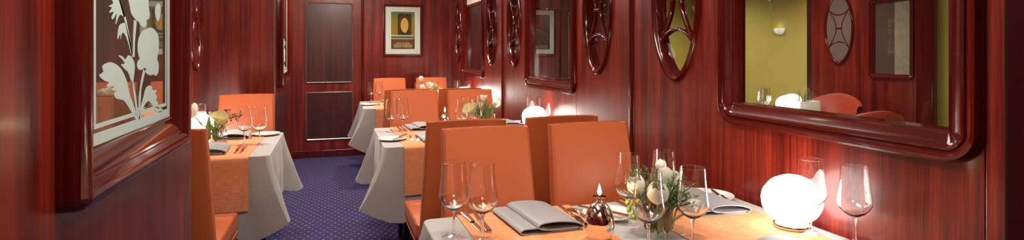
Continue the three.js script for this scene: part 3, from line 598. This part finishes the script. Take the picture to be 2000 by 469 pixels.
// farthest table
glass('left wine glass at the aisle end of the farthest table', .40, 6.24, T); glass('right wine glass at the aisle end of the farthest table', .485, 6.24);
glass('wine glass left of the farthest flowers', .905, 6.20, T); glass('wine glass right of the farthest flowers', 1.07, 6.05); glass('wine glass left of the pair by the farthest lamp', 1.36, 6.22); glass('wine glass right of the pair by the farthest lamp', 1.425, 6.02);
plate('bread plate at the aisle end of the farthest table', .357, 5.95); fork('left fork by the aisle-end plate of the farthest table', .46, 5.95, .1); fork('right fork by the aisle-end plate of the farthest table', .51, 5.93, .1);
napkin('folded napkin at the aisle end of the farthest table', .62, 6.26, 0); napkin('folded napkin on the farthest table below the corner chair', 1.2, 6.22, 0); napkin('second folded napkin in front of the farthest corner chair', 1.2, 5.8, Math.PI);
lamp('small globe lamp glowing at the wall end of the farthest table', P(1.375, TR, 6.0), .6);
// alcove table
glass('left wine glass at the front of the alcove table', -.500, 3.63); glass('right wine glass at the front of the alcove table', -.418, 3.63, T); glass('wine glass behind the alcove lamp, mostly hidden by the partition', -.80, 3.93);
knife('left knife on the alcove table runner', -.512, 3.44, 0); knife('right knife on the alcove table runner', -.484, 3.44, 0);
napkin('front folded napkin on the alcove table', -.66, 3.45, 0); napkin('folded napkin at the back of the alcove table', -.62, 4.00, 0);
plate('bread plate on the grey aisle edge of the alcove table', -.425, 4.03); fork('fork beside the alcove bread plate', -.50, 3.97, Math.PI);
lamp('globe lamp on the alcove table, cut off by the partition edge', P(-.81, TR, 3.95), 0.6);

// ---------------------------------------------------------------- flowers
function makeVase(label, pos, turn, group) {
  const t = thing('glass_vase', label, 'vase', pos, turn, group), w = .128, h = .108, k = .005, s = shapeOf(roundRect(w, w, .008, 0, 4)(0)); holeIn(s, roundRect(w - 2 * k, w - 2 * k, .004, 0, 4)(0).reverse());
  const g = new THREE.ExtrudeGeometry(s, { depth: h, bevelEnabled: false }); g.rotateX(-Math.PI / 2); g.translate(0, .0081, 0); mesh('wall', toCreasedNormals(g, .5), M.thinGlass, t);
  mesh('bottom', new RoundedBoxGeometry(w, .008, w, 2, .002).translate(0, .0045, 0), M.thinGlass, t);
  return t;
}
function petalGeo(len, wid, cup, openA) {
  const open = openA;
  const rows = []; for (let j = 0; j <= 10; j++) { const v = j / 10, r = []; const ww = wid * Math.pow(Math.sin(Math.PI * Math.min(.97, .10 + v * .86)), .55);
    for (let i = 0; i <= 8; i++) { const u = (i / 8 - .5) * 2, rad = cup * Math.sin(Math.PI * (.14 + (open < .25 ? .74 : .6) * v)) + openA * v * v * len; const a = u * ww / (cup * 1.15); r.push(new THREE.Vector3(Math.sin(a) * rad * 1.03, v * len - u * u * .06 * len * v, Math.cos(a) * rad)); } rows.push(r); }
  return gridGeo(rows);
}
function tulip(label, foot, head, size, open, mat = M.petal, leaves = 1, kind = 'tulip') {
  const t = thing(kind, label, 'flower', foot, 0, 'flowers in the glass vases');
  const h = head.clone().sub(foot), mid = h.clone().multiplyScalar(.55); mid.x *= .6; mid.z *= .6;
  mesh('stem', tube([new THREE.Vector3(0, 0, 0), mid, h], .0035, 16, 7), M.leaf, t);
  const gp = petalGeo(size * 1.25, size * .62, size * .56, open);
  const q = new THREE.Quaternion().setFromUnitVectors(new THREE.Vector3(0, 1, 0), h.clone().sub(mid).normalize());
  for (let k = 0; k < 6; k++) { const p = mesh('petal', gp, mat, t); p.position.copy(h); p.quaternion.copy(q).multiply(new THREE.Quaternion().setFromAxisAngle(new THREE.Vector3(0, 1, 0), k * Math.PI / 3 + (k % 2) * .1)); p.scale.setScalar(k % 2 ? 1 : .93); }
  for (let k = 0; k < leaves; k++) {
    const rows = [], a0 = rnd() * 6.28, L = h.length() * 1.05; for (let j = 0; j <= 10; j++) { const v = j / 10, w = .015 * Math.sin(Math.PI * Math.pow(v, .7) * .96 + .05), c = new THREE.Vector3(Math.cos(a0) * (.008 + .045 * v * v), v * L * (1 - .12 * v), Math.sin(a0) * (.008 + .045 * v * v)); rows.push([-1, -.5, 0, .5, 1].map((u) => c.clone().add(new THREE.Vector3(-Math.sin(a0) * w * u + Math.cos(a0) * u * u * -.004, 0, Math.cos(a0) * w * u)))); }
    mesh('leaf', gridGeo(rows), M.leaf, t);
  }
  return t;
}
function greenery(label, pos, rad, height, n, mat) {
  const parts = [], tw = [];
  for (let k = 0; k < n; k++) {
    const a = rnd() * 6.28, r0 = Math.sqrt(rnd()) * .045, r1 = r0 + rad * (.25 + rnd() * .75), hh = height * (.55 + rnd() * .45), p0 = new THREE.Vector3(Math.cos(a) * r0, .012, Math.sin(a) * r0), p2 = new THREE.Vector3(Math.cos(a) * r1, hh, Math.sin(a) * r1), p1 = p0.clone().lerp(p2, .5).add(new THREE.Vector3((rnd() - .5) * .02, .02, (rnd() - .5) * .02)); p1.x *= .75; p1.z *= .75;
    const c = new THREE.CatmullRomCurve3([p0, p1, p2]); tw.push(new THREE.TubeGeometry(c, 8, .0012, 5));
    for (let j = 0; j < 9; j++) { const v = .5 + j / 18, q = c.getPoint(v), b = rnd() * 6.28, l = .010 + rnd() * .009, e = q.clone().add(new THREE.Vector3(Math.cos(b) * l, l * .7, Math.sin(b) * l)), m = q.clone().lerp(e, .5), sd = new THREE.Vector3(-Math.sin(b), 0, Math.cos(b)).multiplyScalar(l * .17);
      parts.push(gridGeo([[q, q.clone().addScalar(.0001)], [m.clone().sub(sd), m.clone().add(sd)], [e, e.clone().addScalar(.0001)]])); }
  }
  const t = thing('greenery', label, 'greenery', pos); t.userData.kind = 'stuff';
  mesh('twig', merge(tw), M.twig, t).userData = { kind: 'stuff' }; mesh('leaf', merge(parts), mat, t).userData = { kind: 'stuff' };
  return t;
}
function berrySprig(label, foot, ends, r, mat) {
  const t = thing('berry_sprig', label, 'berries', foot), gs = new THREE.SphereGeometry(r, 16, 12);
  const mid = ends[0].clone().sub(foot).multiplyScalar(.5); mid.y += .03;
  ends.forEach((e, i) => { const h = e.clone().sub(foot); mesh('stalk', tube(i ? [mid, mid.clone().lerp(h, .6).add(new THREE.Vector3(0, .006, 0)), h] : [new THREE.Vector3(), mid, h], .0011, 10, 5), M.twig, t); const b = mesh('berry', gs, mat, t); b.position.copy(h); });
  return t;
}
function arrangement(where, x, d, y, blooms, green, leafMat = M.darkLeaf) {
  const c = P(x, y, d);
  place('vase', makeVase, 'square clear glass vase ' + where, c, .25, 'square glass flower vases');
  greenery('fine green twigs and leaves filling the vase ' + where, c.clone().add(new THREE.Vector3(0, .009, 0)), green[0], green[1], green[2], leafMat);
  blooms.forEach(([l, dx, h, dz, s, op, m]) => tulip(l + ' in the vase ' + where, c.clone().add(new THREE.Vector3(dx * .35, .0095, dz * .35)), c.clone().add(new THREE.Vector3(dx, h, dz)), s, op, m ?? M.petal, 1, m === M.cream ? 'rose' : 'tulip'));
}
arrangement('on the nearest table', .945, 1.475, T, [
  ['large white tulip in front, seen through a glass,', -.035, .118, .055, .054, .08], ['low white tulip leaning right', .064, .075, .050, .050, .02], ['white tulip at the upper right', .045, .140, -.02, .044, .3],
  ['white tulip at the left, behind a glass,', -.062, .130, .0, .044, .2], ['small white tulip at the very top', .042, .182, -.05, .030, .05]], [.085, .19, 120]);
berrySprig('sprig of round green berries hanging left of the nearest vase', P(.90, T + .08, 1.47), [[.865, .092, 1.49], [.872, .135, 1.50], [.86, .115, 1.45], [.838, .108, 1.47], [.852, .066, 1.46], [.845, .085, 1.475], [.866, .062, 1.49]].map(([a, b, c]) => P(a, T + b, c)), .0078, M.berry);
berrySprig('small sprig of green berries right of the nearest vase', P(.99, T + .09, 1.46), [[1.035, .115, 1.46], [1.045, .092, 1.45], [1.052, .098, 1.47], [1.036, .088, 1.44]].map(([a, b, c]) => P(a, T + b, c)), .0065, M.berry);
arrangement('on the middle table', 1.03, 3.85, T, [
  ['large white tulip at the right', .075, .160, .02, .050, .05], ['small white tulip on top', .005, .205, -.02, .034, .3], ['open cream rose at the left', -.085, .118, .04, .058, .45, M.cream], ['white tulip in the middle', -.03, .150, 0, .036, .25]], [.10, .20, 80]);
arrangement('on the farthest table', .985, 6.07, T, [
  ['upper white tulip standing tall', -.06, .235, 0, .048, .02], ['lower white tulip on the left', -.05, .15, .03, .048, .02], ['open white flower in the middle', .02, .16, .02, .05, .45], ['cream rose on the right', .09, .13, .0, .05, .5, M.cream]], [.11, .18, 60], M.paleLeaf);
arrangement('on the alcove table', -.685, 3.78, TR, [
  ['large open white tulip leaning left', -.10, .165, .03, .062, .28], ['pale green orchid bloom', .03, .125, .05, .05, .45, M.cream], ['green cream flower behind', .0, .13, -.03, .045, .4, M.cream]], [.07, .14, 46], M.paleLeaf);
berrySprig('dark red berry sprig sticking out of the alcove vase', P(-.66, TR + .06, 3.80), Array.from({ length: 22 }, (_, i) => P(-.60 + (rnd() - .5) * .11, TR + .155 + (rnd() - .5) * .08, 3.84 + (rnd() - .5) * .06)), .0062, M.redBerry);

// ---------------------------------------------------------------- framed posters
function canvasTex(w, h, draw) { const c = document.createElement('canvas'); c.width = w; c.height = h; draw(c.getContext('2d'), w, h); const t = new THREE.CanvasTexture(c); t.colorSpace = THREE.SRGBColorSpace; return t; }
function picture(label, x, y, d, w, h, pw, ph, draw) {
  const t = thing('framed_poster', label, 'picture', P(x, y, d));
  mesh('frame', moulding(roundRect(w, h, .002, 0, 1), [[0, 0], [0, .018], [.004, .024], [.014, .026], [.026, .020], [.030, .014], [.032, .004]], .5), M.trim, t);
  const mat = shapeOf(rectPts(-w / 2 + .028, -h / 2 + .028, w / 2 - .028, h / 2 - .028)); holeIn(mat, rectPts(-pw / 2, -ph / 2, pw / 2, ph / 2).reverse());
  mesh('mat_board', slab(mat, .003).translate(0, 0, .004), M.paper, t);
  const g = new THREE.PlaneGeometry(pw, ph); g.translate(0, 0, .005); mesh('print', g, std({ map: canvasTex(600, Math.round(600 * ph / pw), draw), roughness: .8 }), t);
  mesh('backing', box(w - .03, h - .03, .004, 0, 0, .002), M.paper, t);
  mesh('pane', box(w - .058, h - .058, .002, 0, 0, .0105), M.pane, t);
}
const lines = (c, w, h, rows, y0, dy, size, fill) => { c.fillStyle = fill; c.textAlign = 'center'; c.font = `bold ${size}px serif`; rows.forEach((r, i) => c.fillText(r, w / 2, y0 + i * dy, w * .86)); };
picture('framed poster with a gold oval in an arched panel, on the back wall', .856, 1.569, DB, .50, .665, .300, .478, (c, w, h) => {
  const g = c.createLinearGradient(0, 0, 0, h * .68); g.addColorStop(0, '#5f7f63'); g.addColorStop(.35, '#9c9440'); g.addColorStop(1, '#b98428'); c.fillStyle = g; c.fillRect(0, 0, w, h);
  c.fillStyle = '#4a2c1c'; c.fillRect(w * .28, h * .05, w * .57, h * .58); c.strokeStyle = '#a5713c'; c.lineWidth = 6; c.beginPath(); c.moveTo(w * .35, h * .62); c.lineTo(w * .35, h * .20); c.quadraticCurveTo(w * .56, h * .02, w * .78, h * .20); c.lineTo(w * .78, h * .62); c.stroke();
  c.fillStyle = '#e9b75c'; c.beginPath(); c.ellipse(w * .57, h * .36, w * .165, h * .20, 0, 0, 7); c.fill();
  c.fillStyle = '#cfd8cf'; c.fillRect(0, h * .625, w * .95, h * .035); c.fillStyle = '#40585a'; c.fillRect(0, h * .66, w * .96, h * .045); c.fillStyle = '#e6c588'; c.fillRect(0, h * .705, w * .94, h * .025); c.fillStyle = '#6e4a2a'; c.fillRect(0, h * .735, w, h);
  lines(c, w, h, ['COLLECTION', 'VENICE SIMPLON', 'ORIENT EXPRESS'], h * .865, h * .045, h * .056, '#f3cfa2');
});
picture('poster of converging pale rails under a red glow, behind the middle window', 2.72, 1.569, DB, .50, .665, .318, .478, (c, w, h) => {
  const g = c.createLinearGradient(0, 0, 0, h); g.addColorStop(0, '#6a7077'); g.addColorStop(.45, '#4c4a55'); g.addColorStop(1, '#35302c'); c.fillStyle = g; c.fillRect(0, 0, w, h);
  c.fillStyle = '#a8402e'; c.fillRect(w * .44, h * .05, w * .14, h * .32); c.fillStyle = '#8a3a30'; c.fillRect(w * .18, h * .33, w * .6, h * .07);
  c.strokeStyle = '#a9a39a'; c.lineWidth = 6; for (const x of [-.5, -.15, .2, .55, .9, 1.3, 1.7]) { c.beginPath(); c.moveTo(w * .42, h * .42); c.lineTo(w * x, h * .92); c.stroke(); }
  lines(c, w, h, ['VENICE SIMPLON', 'ORIENT EXPRESS'], h * .92, h * .05, h * .056, '#cfc4b2');
});

// ---------------------------------------------------------------- the neighbouring room
{
  const t = thing('side_table', 'white-clothed table in the neighbouring room below the yellow wall', 'table', P(3.78, 0, 3.80));
  mesh('tabletop', box(.72, .03, .62, 0, .72, 0, .008), M.darkWood, t); mesh('cloth_cover', drape(.74, .64, .3, [flare(.5, 0, 1, 1), flare(.5, 0, -1, 1), flare(.5, 0, -1, -1), flare(.5, 0, 1, -1)], 77).translate(0, .74, 0), M.white, t);
  mesh('column', new THREE.CylinderGeometry(.04, .04, .7, 20).translate(0, .36, 0), M.blackMetal, t); mesh('foot', box(.5, .03, .5, 0, .0155, 0, .01), M.blackMetal, t);
  const tub = (label, pos, turn) => { // low chair with a curved wrap-round back
    const c = thing('tub_chair', label, 'chair', pos, turn, 'red leather tub chairs in the neighbouring room'), R0 = .22, n = 28;
    const ring = (r, y, k) => Array.from({ length: n + 1 }, (_, i) => { const a = Math.PI * (1.12 + 1.76 * 0 + i / n * .76 * 1) + 0, s = Math.sin(i / n * Math.PI); return new THREE.Vector3(Math.cos(a) * r * 1.0, y + (k ? .10 * Math.pow(s, 1.2) : 0), Math.sin(a) * r); });
    const rows = [ring(R0, .40, 0), ring(R0 + .02, .60, 0), ring(R0 + .035, .75, 1), ring(R0 + .05, .785, 1), ring(R0 + .075, .78, 1), ring(R0 + .085, .75, 1), ring(R0 + .07, .55, 0), ring(R0 + .05, .30, 0), ring(R0, .40, 0)];
    mesh('backrest', toCreasedNormals(gridGeo(rows), .9), M.redLeather, c);
    mesh('seat', box(.42, .12, .42, 0, .40, .02, .03), M.redLeather, c);
    for (const [x, z] of [[-.2, .2], [.2, .2], [-.2, -.2], [.2, -.2]]) mesh('leg', new THREE.CylinderGeometry(.02, .014, .35, 10).translate(x, .176, z), M.darkWood, c);
  };
  tub('red leather tub chair behind glass, farther one, facing us', P(4.55, 0, 4.18), -1.3);
  tub('red leather tub chair behind glass, nearer one, its curved back lower in view', P(3.72, 0, 3.16), 2.9);
  lamp('globe lamp glowing behind the nearest window in the neighbouring room', P(3.84, T + .004, 3.94));
  lamp('second globe lamp behind the planter box in the neighbouring room', P(4.02, T + .004, 4.06));
  const p = thing('planter_box', 'cream planter box with upright green blades behind the nearest window', 'planter', P(4.03, T + .004, 3.93));
  const s = shapeOf(roundRect(.24, .13, .01, 0, 3)(0)); holeIn(s, roundRect(.22, .11, .006, 0, 3)(0).reverse()); mesh('box_wall', new THREE.ExtrudeGeometry(s, { depth: .11, bevelEnabled: false }).rotateX(-Math.PI / 2), M.white, p); mesh('soil', box(.22, .01, .11, 0, .09, 0), M.darkWood, p);
  for (let i = 0; i < 20; i++) { const x = -.10 + i * .0105, z = (rnd() - .5) * .06, hh = .085 + rnd() * .045; mesh('blade', gridGeo([0, .35, .7, 1].map((v) => [-1, 0, 1].map((u) => new THREE.Vector3(x + u * .0045 * (1 - v * .7), .09 + v * hh, z + .012 * v * v + .001 * u * u)))), M.leaf, p); }
  for (const [l, x, d] of [['wine glass left of the lamp in the neighbouring room', 3.55, 3.9], ['second wine glass left of the lamp in the neighbouring room', 3.63, 4.0], ['wine glass just beside the lamp in the neighbouring room', 3.72, 4.06]]) glass(l, x, d, T + .004);
  const w = thing('wall_sconce', 'small white half-bowl wall light on the olive yellow wall', 'wall light', P(XF, 1.545, 5.44), -Math.PI / 2);
  const rows = []; for (let j = 0; j <= 10; j++) { const b = j / 10 * Math.PI / 2, r = []; for (let i = 0; i <= 16; i++) { const a = i / 16 * Math.PI; r.push(new THREE.Vector3(Math.cos(a) * .075 * Math.cos(b), .035 - .075 * Math.sin(b), Math.sin(a) * .07 * Math.cos(b))); } rows.push(r); }
  mesh('bowl', gridGeo(rows), M.sconce, w); mesh('wall_plate', box(.06, .05, .012, 0, .0, .006, .003), M.white, w);
  const l = new THREE.PointLight(WARM, .004, 0, 2); l.position.set(XF - .05, 1.60, -5.44); l.shadow.radius = 1; l.castShadow = true; scene.add(l);
}

renderer.render(scene, camera);
